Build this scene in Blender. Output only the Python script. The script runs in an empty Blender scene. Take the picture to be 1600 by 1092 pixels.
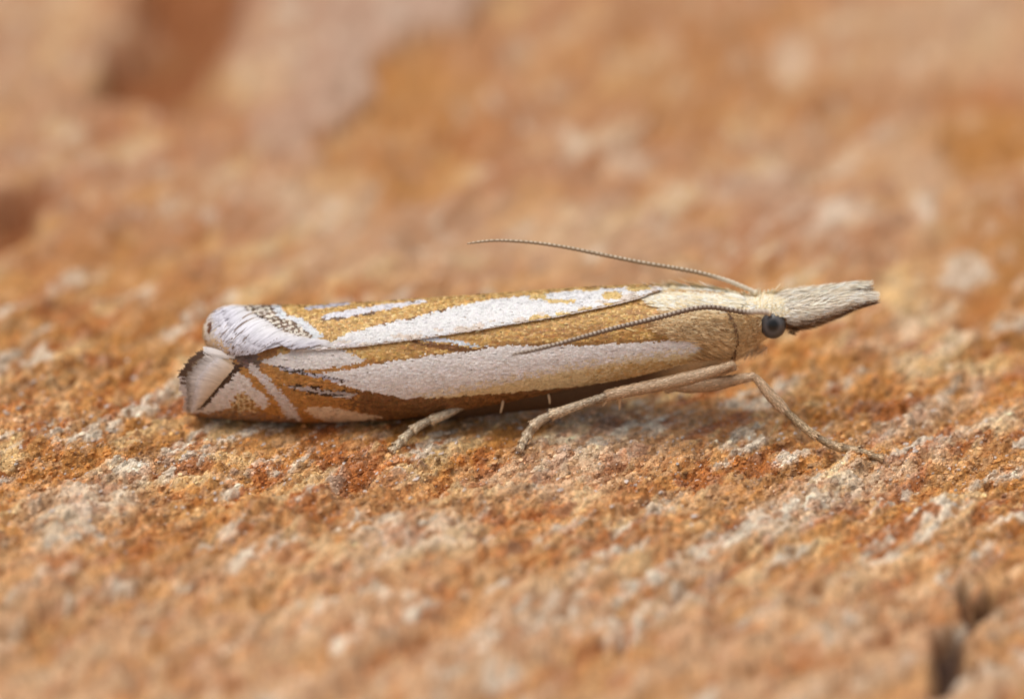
import bpy, math
import numpy as np
from mathutils import Vector, Matrix

rng = np.random.default_rng(7)
sc = bpy.context.scene
MM = 0.001                       # the scene is built at life size: lengths below are in mm, meshes in m

# ------------------------------------------------------------------ camera
PPM = 95.0                       # photo pixels per mm at the moth
CX, CY = 800.0, 546.0
ELEV = math.radians(25.0)
SE, CE = math.sin(ELEV), math.cos(ELEV)
DIST = 200.0
ZO = 104.0 / PPM / CE            # height of the point the lens looks at
RIGHT = np.array([1.0, 0, 0]); VIEW = np.array([0, CE, -SE]); UP = np.array([0, SE, CE])
CENTRE = np.array([0, 0, ZO]); EYE = CENTRE - DIST * VIEW

cam_data = bpy.data.cameras.new("camera")
cam = bpy.data.objects.new("camera", cam_data)
sc.collection.objects.link(cam)
cam.location = Vector(EYE * MM)
cam.rotation_euler = (math.pi / 2 - ELEV, 0, 0)
cam_data.sensor_width = 36.0
cam_data.lens = 36.0 * DIST / (1600.0 / PPM)
cam_data.clip_start = 0.01
cam_data.clip_end = 10.0
cam_data.dof.use_dof = True
cam_data.dof.focus_distance = (DIST - 1.2) * MM
cam_data.dof.aperture_fstop = cam_data.lens / 7.4
sc.camera = cam

# ------------------------------------------------------------------ sky, sun, exposure
SUN_EL, SUN_AZ = math.radians(76), math.radians(-100)      # azimuth from +Y (behind the moth) towards +X
world = bpy.data.worlds.new("World"); sc.world = world
world.use_nodes = True
nt = world.node_tree; nt.nodes.clear()
sky = nt.nodes.new('ShaderNodeTexSky'); sky.sky_type = 'NISHITA'; sky.sun_disc = False
sky.sun_elevation = SUN_EL; sky.sun_rotation = SUN_AZ
sky.air_density = 0.8; sky.dust_density = 4.0; sky.ozone_density = 0.6
hsv = nt.nodes.new('ShaderNodeHueSaturation'); hsv.inputs['Saturation'].default_value = 0.20
bg = nt.nodes.new('ShaderNodeBackground'); bg.inputs['Strength'].default_value = 0.12
wo = nt.nodes.new('ShaderNodeOutputWorld')
nt.links.new(sky.outputs[0], hsv.inputs['Color']); nt.links.new(hsv.outputs[0], bg.inputs[0])
nt.links.new(bg.outputs[0], wo.inputs[0])
sun_d = bpy.data.lights.new("sun", 'SUN'); sun = bpy.data.objects.new("sun", sun_d)
sc.collection.objects.link(sun)
sun_d.energy = 1.5; sun_d.angle = math.radians(50); sun_d.color = (1.0, 0.95, 0.88)
sdir = Vector((math.sin(SUN_AZ) * math.cos(SUN_EL), math.cos(SUN_AZ) * math.cos(SUN_EL), math.sin(SUN_EL)))
sun.rotation_euler = (-sdir).to_track_quat('-Z', 'Y').to_euler()
sun.location = sdir * 0.3
sc.view_settings.view_transform = 'Standard'
sc.view_settings.look = 'None'
sc.view_settings.gamma = 1.0
sc.view_settings.exposure = 0.12
sc.view_settings.use_curve_mapping = False
sc.render.engine = 'CYCLES'
sc.cycles.use_denoising = True
sc.cycles.max_bounces = 6

# ------------------------------------------------------------------ helpers: geometry of the picture
def P(px, py, w):
    """point on the ray of a photo pixel, w mm behind the plane through CENTRE"""
    px, py, w = np.broadcast_arrays(np.asarray(px, float), np.asarray(py, float), np.asarray(w, float))
    a = (px - CX) / PPM; b = (CY - py) / PPM
    s = ((DIST + w) / DIST)[..., None]
    return EYE + (DIST + w)[..., None] * VIEW + s * (a[..., None] * RIGHT + b[..., None] * UP)

def PY(px, py, Y):
    """point on the ray of a photo pixel where the world depth is Y mm"""
    px, py, Y = np.broadcast_arrays(np.asarray(px, float), np.asarray(py, float), np.asarray(Y, float))
    d = VIEW + (((px - CX) / PPM)[..., None] * RIGHT + ((CY - py) / PPM)[..., None] * UP) / DIST
    t = (Y - EYE[1]) / d[..., 1]
    return EYE + t[..., None] * d

def project(X):
    r = X - EYE
    t = r @ VIEW
    return CX + PPM * DIST * (r @ RIGHT) / t, CY - PPM * DIST * (r @ UP) / t

def lin(r, g=None, b=None):
    c = np.array(r if g is None else (r, g, b), float) / 255.0
    return np.where(c <= 0.04045, c / 12.92, ((c + 0.055) / 1.055) ** 2.4)

def sstep(a, b, x):
    t = np.clip((x - a) / (b - a), 0, 1)
    return t * t * (3 - 2 * t)

def inside(x, y, poly):
    r = np.zeros(np.shape(x), bool)
    n = len(poly)
    for i in range(n):
        x0, y0 = poly[i]; x1, y1 = poly[(i + 1) % n]
        if y0 == y1: continue
        c = ((y0 > y) != (y1 > y)) & (x < (x1 - x0) * (y - y0) / (y1 - y0) + x0)
        r ^= c
    return r

def hash2(ix, iy, seed):
    h = (ix.astype(np.int64) * 374761393 + iy.astype(np.int64) * 668265263 + seed * 974634777) & 0xFFFFFFFF
    h = ((h ^ (h >> 13)) * 1274126177) & 0xFFFFFFFF
    h = ((h ^ (h >> 16)) * 2246822519) & 0xFFFFFFFF
    return ((h ^ (h >> 15)) & 0xFFFFFF) / float(0x1000000)

def vnoise(x, y, seed):
    ix, iy = np.floor(x), np.floor(y)
    fx, fy = x - ix, y - iy
    fx = fx * fx * fx * (fx * (fx * 6 - 15) + 10); fy = fy * fy * fy * (fy * (fy * 6 - 15) + 10)
    a = hash2(ix, iy, seed); b = hash2(ix + 1, iy, seed)
    c = hash2(ix, iy + 1, seed); d = hash2(ix + 1, iy + 1, seed)
    return (a + (b - a) * fx) * (1 - fy) + (c + (d - c) * fx) * fy

def fbm(x, y, seed, octaves=4, gain=0.5):
    s = np.zeros(np.shape(x)); a = 1.0; t = 0.0
    for o in range(octaves):
        c, sn = math.cos(0.6 * o), math.sin(0.6 * o)
        f = 2.03 ** o
        s = s + a * vnoise((x * c - y * sn) * f + 17.3 * o, (x * sn + y * c) * f - 9.1 * o, seed + o)
        t += a; a *= gain
    return s / t

def worley(x, y, seed):
    """distance to nearest and second nearest jittered point, and the cell's random number"""
    ix, iy = np.floor(x), np.floor(y)
    d1 = np.full(np.shape(x), 9.0); d2 = d1.copy(); cid = np.zeros(np.shape(x))
    for dx in (-1, 0, 1):
        for dy in (-1, 0, 1):
            gx, gy = ix + dx, iy + dy
            qx = gx + hash2(gx, gy, seed); qy = gy + hash2(gx, gy, seed + 1)
            d = np.hypot(qx - x, qy - y)
            near = d < d1
            d2 = np.where(near, d1, np.minimum(d2, d))
            cid = np.where(near, hash2(gx, gy, seed + 2), cid)
            d1 = np.where(near, d, d1)
    return d1, d2, cid

# ------------------------------------------------------------------ helpers: meshes and materials
def make_obj(name, V, faces, mat, parent=None, col=None, smooth=True):
    """one mesh object; V in mm, faces (n,3) or (n,4) int array or list of such arrays"""
    if not isinstance(faces, list): faces = [faces]
    me = bpy.data.meshes.new(name)
    V = np.asarray(V, np.float32) * MM
    me.vertices.add(len(V)); me.vertices.foreach_set("co", V.ravel())
    nl = sum(f.size for f in faces); nf = sum(len(f) for f in faces)
    me.loops.add(nl); me.polygons.add(nf)
    me.loops.foreach_set("vertex_index", np.concatenate([f.ravel() for f in faces]).astype(np.int32))
    sizes = np.concatenate([np.full(len(f), f.shape[1]) for f in faces])
    starts = np.concatenate([[0], np.cumsum(sizes)[:-1]]).astype(np.int32)
    me.polygons.foreach_set("loop_start", starts)
    me.update(calc_edges=True)
    me.polygons.foreach_set("use_smooth", np.full(nf, bool(smooth)))
    if col is not None:
        ca = me.color_attributes.new("Col", 'FLOAT_COLOR', 'POINT')
        c = np.ones((len(V), 4), np.float32); c[:, :3] = np.clip(col, 0, 1)
        ca.data.foreach_set("color", c.ravel())
    me.materials.append(mat)
    o = bpy.data.objects.new(name, me)
    sc.collection.objects.link(o)
    if parent is not None: o.parent = parent
    return o

def join(parts):
    """parts: list of (V, quads, col) -> one"""
    Vs, Fs, Cs = [], [], []; n = 0
    for V, F, C in parts:
        Vs.append(V); Fs.append(F + n); Cs.append(np.broadcast_to(C, V.shape)); n += len(V)
    return np.concatenate(Vs), np.concatenate(Fs), np.concatenate(Cs)

def unit(v):
    return v / np.maximum(np.linalg.norm(v, axis=-1, keepdims=True), 1e-12)

def strips(Cs, Ns, width, prof, cols):
    """flat scales or hairs. Cs (rows,N,3) centre lines, Ns (rows,N,3) or (N,3) normals, width (N,), prof (rows,), cols (N,3) or (rows,N,3)"""
    Cs = np.asarray(Cs); R, N = Cs.shape[:2]
    if np.ndim(Ns) == 2: Ns = np.broadcast_to(Ns, Cs.shape)
    T = np.gradient(Cs, axis=0)
    S = unit(np.cross(Ns, T))
    half = 0.5 * np.broadcast_to(width, (N,))[None, :, None] * np.asarray(prof)[:, None, None]
    V = np.stack([Cs - S * half, Cs + S * half], axis=2)            # rows,N,2,3
    V = V.transpose(1, 0, 2, 3).reshape(-1, 3)
    if np.ndim(cols) == 2: cols = np.broadcast_to(cols, (R, N, 3))
    C = np.repeat(cols.transpose(1, 0, 2)[:, :, None, :], 2, axis=2).reshape(-1, 3)
    base = (np.arange(N) * R * 2)[:, None]
    k = np.arange(R - 1)[None, :] * 2
    F = np.stack([base + k, base + k + 1, base + k + 3, base + k + 2], axis=-1).reshape(-1, 4)
    return V, F, C

def catmull(pts, n):
    pts = np.asarray(pts, float)
    q = np.vstack([2 * pts[0] - pts[1], pts, 2 * pts[-1] - pts[-2]])
    seg = np.linalg.norm(np.diff(pts, axis=0), axis=1)
    cum = np.concatenate([[0], np.cumsum(seg)])
    s = np.linspace(0, cum[-1], n)
    i = np.clip(np.searchsorted(cum, s, side='right') - 1, 0, len(pts) - 2)
    t = ((s - cum[i]) / seg[i])[:, None]
    p0, p1, p2, p3 = q[i], q[i + 1], q[i + 2], q[i + 3]
    out = 0.5 * (2 * p1 + (p2 - p0) * t + (2 * p0 - 5 * p1 + 4 * p2 - p3) * t ** 2 + (3 * p1 - p0 - 3 * p2 + p3) * t ** 3)
    return out, s / cum[-1]

def frames(path):
    T = unit(np.gradient(path, axis=0))
    A = np.cross(T, [0.0, 0.3, 1.0]); A = unit(A)
    B = np.cross(A, T)                       # B points upwards
    return T, A, B

def tube(path, rad, sides=12, squash=1.0, cap=True):
    """path (n,3), rad (n,). returns V,F(quads)"""
    T, A, B = frames(path)
    n = len(path)
    if cap:                                   # rounded ends
        path = np.vstack([path[0] - T[0] * rad[0] * .5, path[0] - T[0] * rad[0] * .3, path, path[-1] + T[-1] * rad[-1] * .3, path[-1] + T[-1] * rad[-1] * .5])
        A = np.vstack([A[:1], A[:1], A, A[-1:], A[-1:]]); B = np.vstack([B[:1], B[:1], B, B[-1:], B[-1:]])
        rad = np.concatenate([[rad[0] * .05, rad[0] * .7], rad, [rad[-1] * .7, rad[-1] * .05]])
        n += 4
    th = np.linspace(0, 2 * math.pi, sides, endpoint=False)
    V = path[:, None, :] + rad[:, None, None] * (np.cos(th)[None, :, None] * A[:, None, :] * squash + np.sin(th)[None, :, None] * B[:, None, :])
    V = V.reshape(-1, 3)
    i = np.arange(n - 1)[:, None] * sides; j = np.arange(sides)[None, :]; j2 = (j + 1) % sides
    F = np.stack([i + j, i + j2, i + sides + j2, i + sides + j], axis=-1).reshape(-1, 4)
    return V, F

def tube_scales(path, rad, count, length, width, colour_fn, lift=0.12, spread=0.15, squash=1.0, t0=0.0, t1=1.0, taper=0.0):
    """overlapping hair scales lying along a tube, pointing to its end"""
    n = len(path)
    T, A, B = frames(path)
    f = np.sort(rng.uniform(t0, t1, count)) * (n - 1.001)
    th = rng.uniform(0, 2 * math.pi, count)
    i = f.astype(int); fr = (f - i)[:, None]
    L = lambda arr: arr[i] * (1 - fr) + arr[i + 1] * fr
    c, t, a, b = L(path), unit(L(T)), L(A), L(B)
    r = (rad[i] * (1 - fr[:, 0]) + rad[i + 1] * fr[:, 0])[:, None]
    nrm = unit(np.cos(th)[:, None] * a * squash + np.sin(th)[:, None] * b)
    root = c + r * (np.cos(th)[:, None] * a * squash + np.sin(th)[:, None] * b)
    ln = (length * rng.uniform(.7, 1.3, count))[:, None]
    side = np.cross(nrm, t)
    d = unit(t + side * rng.normal(0, spread, count)[:, None] + nrm * (lift * (1 - taper * f / n) * rng.uniform(.2, 1.6, count))[:, None])
    end = root + d * ln
    e = np.stack([root - nrm * 0.004, root + d * ln * .5 + nrm * 0.006, end])
    col = colour_fn(f / (n - 1), th, nrm)
    return strips(e, nrm, width * rng.uniform(.7, 1.3, count), [.6, 1.0, .35], col)

def jitter(c, n, amt=0.12):
    c = np.asarray(c, float)
    return np.broadcast_to(c, (n, 3)) * (1 + rng.normal(0, amt, (n, 1))) * (1 + rng.normal(0, amt * .25, (n, 3)))

def material(name, rough=0.5, spec=0.5, attr=True, colour=(.5, .5, .5), noise=0.0, nscale=9000.0, bump=0.0, bscale=20000.0, bdist=2e-5, coat=0.0):
    m = bpy.data.materials.new(name); m.use_nodes = True
    t = m.node_tree; b = t.nodes['Principled BSDF']
    b.inputs['Roughness'].default_value = rough
    b.inputs['Specular IOR Level'].default_value = spec
    b.inputs['Coat Weight'].default_value = coat
    tc = t.nodes.new('ShaderNodeTexCoord')
    if attr:
        src = t.nodes.new('ShaderNodeVertexColor'); src.layer_name = "Col"
    else:
        src = t.nodes.new('ShaderNodeRGB'); src.outputs[0].default_value = (*colour, 1)
    out = src.outputs[0]
    if noise > 0:
        nz = t.nodes.new('ShaderNodeTexNoise'); nz.inputs['Scale'].default_value = nscale; nz.inputs['Detail'].default_value = 5
        t.links.new(tc.outputs['Object'], nz.inputs['Vector'])
        mr = t.nodes.new('ShaderNodeMapRange')
        mr.inputs['From Min'].default_value = .25; mr.inputs['From Max'].default_value = .75
        mr.inputs['To Min'].default_value = 1 - noise; mr.inputs['To Max'].default_value = 1 + noise
        t.links.new(nz.outputs[0], mr.inputs['Value'])
        mx = t.nodes.new('ShaderNodeVectorMath'); mx.operation = 'SCALE'
        t.links.new(out, mx.inputs[0]); t.links.new(mr.outputs[0], mx.inputs['Scale'])
        out = mx.outputs[0]
    t.links.new(out, b.inputs['Base Color'])
    if bump > 0:
        nz2 = t.nodes.new('ShaderNodeTexNoise'); nz2.inputs['Scale'].default_value = bscale; nz2.inputs['Detail'].default_value = 6
        t.links.new(tc.outputs['Object'], nz2.inputs['Vector'])
        bp = t.nodes.new('ShaderNodeBump'); bp.inputs['Strength'].default_value = bump; bp.inputs['Distance'].default_value = bdist
        t.links.new(nz2.outputs[0], bp.inputs['Height']); t.links.new(bp.outputs[0], b.inputs['Normal'])
    return m

M_STONE = material("sandstone", rough=.72, spec=.35, noise=.34, nscale=21000, bump=.9, bscale=24000, bdist=5e-5)
M_GRAIN = material("quartz_grain", rough=.26, spec=.55, noise=.15, nscale=25000)
M_SCALE = material("wing_scale", rough=.46, spec=.5)
M_WING = material("wing_membrane", rough=.6, spec=.3, noise=.15, nscale=20000)
M_HAIR = material("hair_scale", rough=.5, spec=.4)
M_LEG = material("leg_cuticle", rough=.45, spec=.45, noise=.2, nscale=30000)
M_ANT = material("antenna_cuticle", rough=.5, spec=.4)

# ------------------------------------------------------------------ the stone
STREAK = math.radians(52)
CS, SS = math.cos(STREAK), math.sin(STREAK)

MOTH_X = np.array([-5.6, -5.0, 0, 2, 3.6, 4.2]); MOTH_R = np.array([0, .75, .85, .8, .6, 0])

def blob(px, py, cx, cy, rx, ry, ang=0.0, soft=.5):
    c, s = math.cos(math.radians(ang)), math.sin(math.radians(ang))
    dx, dy = px - cx, py - cy
    u = (dx * c + dy * s) / rx; v = (-dx * s + dy * c) / ry
    return 1 - sstep(1 - soft, 1 + soft, np.hypot(u, v))

def stone(X, Y):
    """height (mm) and colour of the stone at ground position X, Y (mm)"""
    u = X * CS + Y * SS; v = -X * SS + Y * CS
    px, py = project(np.stack([X, Y, np.zeros_like(X)], -1))
    # edges of the marks are ragged
    wx = (fbm(X / 1.6, Y / 1.6, 50, 4) - .5); wy = (fbm(X / 1.6, Y / 1.6, 60, 4) - .5)
    qx = px + wx * 150; qy = py + wy * 75
    low = fbm(u / 4.5, v / 2.2, 1, 4)
    mid = fbm(u / 1.5 + wx, v / .55, 11, 4)
    mid2 = fbm(u / 1.1, v / .5 + wy, 21, 4)
    fine = fbm(u / .30, v / .16, 31, 4)
    d1, d2, cid = worley(u / .26 + wx * 2, v / .15, 41)
    e1, e2, eid = worley(u / .10, v / .065, 45)
    f1, f2, fid = worley(u / .75 + wy * 3, v / .24, 47)
    # --- marks seen on this stone
    ledge = inside(qx, qy, [(365, -200), (860, -200), (800, 0), (690, 60), (625, 115), (575, 180), (470, 243), (415, 225), (385, 150), (365, 60)])
    lm = ledge * (.35 + .65 * sstep(390, 600, qx + .25 * (qy - 120)))
    hole = np.maximum(blob(qx, qy, 262, 70, 100, 80, -25, .45), blob(qx, qy, 300, -40, 70, 90, 0, .5))
    left = blob(qx, qy, 20, 325, 70, 38, -38, .5)
    smudge = np.maximum(blob(qx, qy, 150, 200, 36, 18, -25, .8), blob(qx, qy, 720, 215, 34, 14, -20, .9))
    pale = np.maximum.reduce([blob(qx, qy, 480, 310, 110, 48, 20, .7), blob(qx, qy, 900, 370, 170, 55, 8, .8) * .9, blob(qx, qy, 660, 390, 200, 45, -5, .8) * .6,
                              blob(qx, qy, 1440, 250, 50, 130, -12, .8) * .8, blob(qx, qy, 1500, 40, 150, 90, 0, .8) * .7, blob(qx, qy, 60, 110, 100, 130, 0, .8) * .45,
                              blob(qx, qy, 1290, 245, 110, 38, 10, .8) * .5])
    spots = np.maximum.reduce([blob(qx, qy, 1500, 415, 24, 24, 0, .5), blob(qx, qy, 910, 232, 24, 20, 0, .6) * .7, blob(qx, qy, 1000, 250, 45, 26, 10, .6) * .6,
                               blob(qx, qy, 1460, 325, 24, 20, 0, .6) * .8, blob(qx, qy, 1255, 90, 28, 36, 0, .7) * .45, blob(qx, qy, 1170, 285, 26, 24, 0, .7) * .5,
                               blob(qx, qy, 1300, 335, 36, 26, 0, .7) * .6, blob(qx, qy, 1230, 290, 40, 28, 0, .7) * .45,
                               blob(qx, qy, 600, 830, 42, 18, -15, .7) * .8, blob(qx, qy, 205, 735, 30, 20, -30, .6), blob(qx, qy, 130, 800, 100, 34, -28, .7) * .7,
                               blob(qx, qy, 640, 860, 90, 26, -20, .7) * .6, blob(qx, qy, 1270, 800, 150, 24, -24, .7) * .75, blob(qx, qy, 1080, 900, 130, 16, -26, .7) * .55,
                               blob(qx, qy, 900, 720, 120, 40, -20, .8) * .5, blob(qx, qy, 1460, 640, 90, 16, -28, .7) * .7, blob(qx, qy, 1500, 690, 70, 14, -28, .7) * .6,
                               blob(qx, qy, 1400, 500, 90, 22, -30, .8) * .5, blob(qx, qy, 1450, 540, 50, 20, -40, .8) * .6, blob(qx, qy, 900, 690, 60, 20, -10, .8) * .6])
    ochre = np.maximum.reduce([blob(qx, qy, 1530, 205, 110, 66, 6, .4), blob(qx, qy, 1570, 400, 120, 80, 0, .7) * .9, blob(qx, qy, 660, 160, 100, 110, -35, .7) * .9,
                               blob(qx, qy, 560, 275, 110, 60, 10, .8) * .8, blob(qx, qy, 1150, 120, 300, 110, 0, .9) * .55, blob(qx, qy, 180, 400, 160, 60, -10, .9) * .5])
    arc = blob(qx, qy, 1530, 150, 120, 22, 2, .7) * .8
    crack = np.maximum.reduce([blob(qx, qy, 1478, 1030, 34, 58, 18, .45), blob(qx, qy, 1520, 968, 34, 13, -55, .5), blob(qx, qy, 1567, 940, 38, 10, -28, .5), blob(qx, qy, 1528, 928, 22, 10, 0, .6) * .8,
                               blob(qx, qy, 1532, 1040, 9, 17, -20, .6) * .7])
    groove = np.maximum.reduce([blob(qx, qy, 640, 1020, 90, 16, -32, .7), blob(qx, qy, 1390, 985, 80, 12, -20, .7), blob(qx, qy, 560, 735, 40, 34, -40, .8) * .8, blob(qx, qy, 700, 745, 60, 12, -35, .8) * .7,
                                blob(qx, qy, 1140, 905, 120, 8, -24, .8) * .6, blob(qx, qy, 250, 830, 30, 50, -60, .8) * .5, blob(qx, qy, 940, 800, 110, 7, -27, .8) * .6, blob(qx, qy, 1500, 480, 50, 16, -30, .8) * .7])
    rust = blob(qx, qy, 545, 695, 34, 16, 0, .9) * .8
    near = 1 - .75 * sstep(4.0, 11.0, np.abs(Y + .5) + .35 * (Y + .5))
    # --- height
    under = 1 - sstep(.7, 1.6, np.abs(Y + .1) / np.maximum(np.interp(X, MOTH_X, MOTH_R), .05))
    gr = np.clip(1 - d1 * 1.1, 0, 1); gr2 = np.clip(1 - e1 * 1.1, 0, 1); gr3 = np.clip(f2 - f1, 0, .6)
    h = .34 * (low - .5) + .30 * (mid - .5) + .20 * (mid2 - .5) + near * (.22 * (fine - .5) + .030 * gr + .042 * gr2 + .12 * (gr3 - .3) + .03 * (cid - .5) + .10 * (fbm(u / .10, v / .07, 35, 3) - .5))
    far = sstep(3.0, 9.0, np.abs(Y))
    h = h * (1 + .25 * far) + .35 * lm + .10 * spots - .9 * hole - .7 * left - .25 * smudge - .55 * crack - .28 * groove - .3 * arc - .06
    h = h * (1 - .75 * under) - .035 * under
    # --- colour
    orange, ochre_c, tan = lin(206, 150, 88), lin(192, 128, 58), lin(228, 190, 134)
    lav, rust_c, dark = lin(220, 204, 182), lin(172, 100, 44), lin(62, 36, 24)
    pink = lin(204, 158, 116)
    mixc = lambda a, b, t: a + (b - a) * np.clip(t, 0, 1)[..., None]
    c = np.broadcast_to(orange, X.shape + (3,))
    c = mixc(c, tan, sstep(.45, .62, mid) * .85)
    c = mixc(c, ochre_c * .92, sstep(.46, .60, mid2) * .8)
    c = mixc(c, pink, sstep(.46, .66, low) * (.65 - .35 * near))
    pl = sstep(.55, .70, fbm(u / 1.6, v / .42, 71, 5)) * (.35 + .65 * near)
    c = mixc(c, lav, pl * (.15 + .65 * sstep(.44, .58, fine)))
    c = mixc(c, rust_c, sstep(.56, .70, fbm(u / .8, v / .35, 81, 5)) * .85)
    # stone colour blended by depth: darker brown beyond the moth, pinker on this side
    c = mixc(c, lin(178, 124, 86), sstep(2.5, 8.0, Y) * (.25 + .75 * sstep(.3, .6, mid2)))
    c = mixc(c, lin(208, 164, 126), sstep(-3.5, -8.5, Y) * (.2 + .6 * sstep(.3, .6, mid)))
    c = mixc(c, ochre_c * .9, ochre * .85)
    c = mixc(c, lin(190, 156, 134), lm * .9)
    c = mixc(c, lin(210, 176, 142), pale * .65)
    c = mixc(c, lav * 1.12, spots * (.45 + .5 * sstep(.4, .6, fine)))
    c = mixc(c, lav * 1.05, (cid > .74) * (.12 + .7 * pl) * (1 - ochre * .5))
    c = mixc(c, rust_c, (cid < .20) * .4 * near)
    c = mixc(c, rust_c, np.clip(hole * 1.0 + left * .95 + smudge * .6 + groove * .65 + arc * .8 + rust, 0, 1) * .9)
    c = mixc(c, dark, np.clip(crack * .95 + left * .36 + hole * .34, 0, 1))  # deep shade of the crack painted into the colour; hollows darkened too
    c = c * (1 + .30 * (fid - .5) * near + .62 * (eid - .5) * near + .45 * (fine - .5))[..., None]
    return h, np.clip(c * .93, .01, .95)

def graded(fine0, fine1, step, out0, out1, growth=1.06):
    a = list(np.arange(fine0, fine1 + 1e-9, step))
    s = step; lo = []; x = fine0
    while x > out0:
        s *= growth; x -= s; lo.append(x)
    s = step; hi = []; x = a[-1]
    while x < out1:
        s *= growth; x += s; hi.append(x)
    return np.array(lo[::-1] + a + hi)

gx = graded(-9.2, 9.2, .024, -45, 45, 1.09)
gy = graded(-4.0, 1.8, .022, -40, 60, 1.025)
GX, GY = np.meshgrid(gx, gy)
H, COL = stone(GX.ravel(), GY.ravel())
nx, ny = len(gx), len(gy)
i = np.arange(ny - 1)[:, None] * nx; j = np.arange(nx - 1)[None, :]
F = np.stack([i + j, i + j + 1, i + nx + j + 1, i + nx + j], -1).reshape(-1, 4)
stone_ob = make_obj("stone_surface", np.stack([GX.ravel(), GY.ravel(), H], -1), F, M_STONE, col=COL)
stone_ob["kind"] = "structure"
stone_ob["label"] = "rough orange sandstone surface with pale quartz streaks and rusty hollows"
stone_ob["category"] = "stone"

# loose and half-sunk sand grains over the part of the stone near the moth
def ico():
    t = (1 + 5 ** .5) / 2
    v = unit(np.array([(-1, t, 0), (1, t, 0), (-1, -t, 0), (1, -t, 0), (0, -1, t), (0, 1, t), (0, -1, -t), (0, 1, -t), (t, 0, -1), (t, 0, 1), (-t, 0, -1), (-t, 0, 1)], float))
    f = np.array([(0, 11, 5), (0, 5, 1), (0, 1, 7), (0, 7, 10), (0, 10, 11), (1, 5, 9), (5, 11, 4), (11, 10, 2), (10, 7, 6), (7, 1, 8), (3, 9, 4), (3, 4, 2), (3, 2, 6), (3, 6, 8), (3, 8, 9), (4, 9, 5), (2, 4, 11), (6, 2, 10), (8, 6, 7), (9, 8, 1)])
    return v, f
def scatter_grains(n, smin, smax):
    X = rng.uniform(-9.3, 9.3, n); Y = rng.normal(-1.3, 1.7, n)
    keep = (Y > -5) & (Y < 3); X, Y = X[keep], Y[keep]; n = len(X)
    h, c = stone(X, Y)
    s = smin + (smax - smin) * rng.random(n) ** 2.5
    v, f = ico()
    V = v[None] * rng.uniform(.6, 1.25, (n, 12, 1)) * s[:, None, None] * rng.uniform(.6, 1.3, (n, 1, 3))
    V[..., 2] *= .6; ln = rng.uniform(1.0, 1.9, n)[:, None]; a_, b_ = (V[..., 0] * CS + V[..., 1] * SS) * ln, -V[..., 0] * SS + V[..., 1] * CS
    V[..., 0], V[..., 1] = a_ * CS - b_ * SS, a_ * SS + b_ * CS
    V = V + np.stack([X, Y, h - s * rng.uniform(.0, .6, n)], -1)[:, None, :]
    quartz = rng.random(n) < .05
    c = c * rng.uniform(.6, 1.5, (n, 1))
    c = np.where(quartz[:, None], lin(214, 198, 186) * rng.uniform(.7, 1.1, (n, 1)), c)
    F = (f[None] + 12 * np.arange(n)[:, None, None]).reshape(-1, 3)
    return V.reshape(-1, 3), F, np.repeat(c, 12, axis=0)
gv, gf, gc = scatter_grains(62000, .010, .048)
grains = make_obj("sand_grains", gv, gf, M_GRAIN, parent=stone_ob, col=gc, smooth=False)
grains["kind"] = "stuff"

def ground_hit(px, py):
    """where the ray of a pixel meets the stone"""
    z = 0.0
    d = VIEW + ((px - CX) / PPM * RIGHT + (CY - py) / PPM * UP) / DIST
    for _ in range(12):
        t = (z - EYE[2]) / d[2]; p = EYE + t * d
        z = .5 * z + .5 * float(stone(p[:1], p[1:2])[0][0])
    return p

# ------------------------------------------------------------------ the moth: rolled wing tube
moth = bpy.data.objects.new("moth", None); sc.collection.objects.link(moth)
moth.empty_display_size = .002
moth["label"] = "slender grass moth with folded white and gold streaked wings resting on orange stone"
moth["category"] = "moth"

XS = np.arange(230.0, 1300.0, 2.0)
def smooth_tab(x, y, k=9):
    v = np.interp(XS, x, y); pad = np.pad(v, k, mode='edge')
    return np.convolve(pad, np.ones(2 * k + 1) / (2 * k + 1), 'valid')
class Tube:
    """rolled surface given by its upper and lower outline in the photo and its half breadth (mm)"""
    def __init__(s, x, top, bot, ry, k=9):
        s.t, s.b, s.ry = smooth_tab(x, top, k), smooth_tab(x, bot, k), smooth_tab(x, ry, k)
    def par(s, px):
        t, b, ry = (np.interp(px, XS, a) for a in (s.t, s.b, s.ry))
        bc = (CY - (t + b) / 2) / PPM; R = (b - t) / 2 / PPM
        ry = np.minimum(ry, R * 1.6)
        rz = np.sqrt(np.maximum(R * R - (ry * SE) ** 2, (.25 * R) ** 2)) / CE
        return bc, R, ry, rz, np.arctan2(ry * SE, rz * CE)
    def theta(s, px, py):
        bc, R, ry, rz, ph = s.par(px)
        return np.arccos(np.clip(((CY - py) / PPM - bc) / R, -1, 1)) - ph
    def pos(s, px, th, lift=0.0):
        bc, R, ry, rz, ph = s.par(px)
        Y = -(ry + lift) * np.sin(th); Z = (rz + lift) * np.cos(th)
        b = bc + Y * SE + Z * CE; w = -bc * SE / CE + Y * CE - Z * SE
        return P(px, CY - b * PPM, w)
    def at(s, px, py, lift=0.0):
        return s.pos(px, s.theta(px, py), lift)
    def normal(s, px, th):
        e = 1.5; q = .02
        tx = s.pos(px + e, th) - s.pos(px - e, th)
        tt = s.pos(px, th + q) - s.pos(px, th - q)
        return unit(np.cross(tt, tx))

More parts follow.
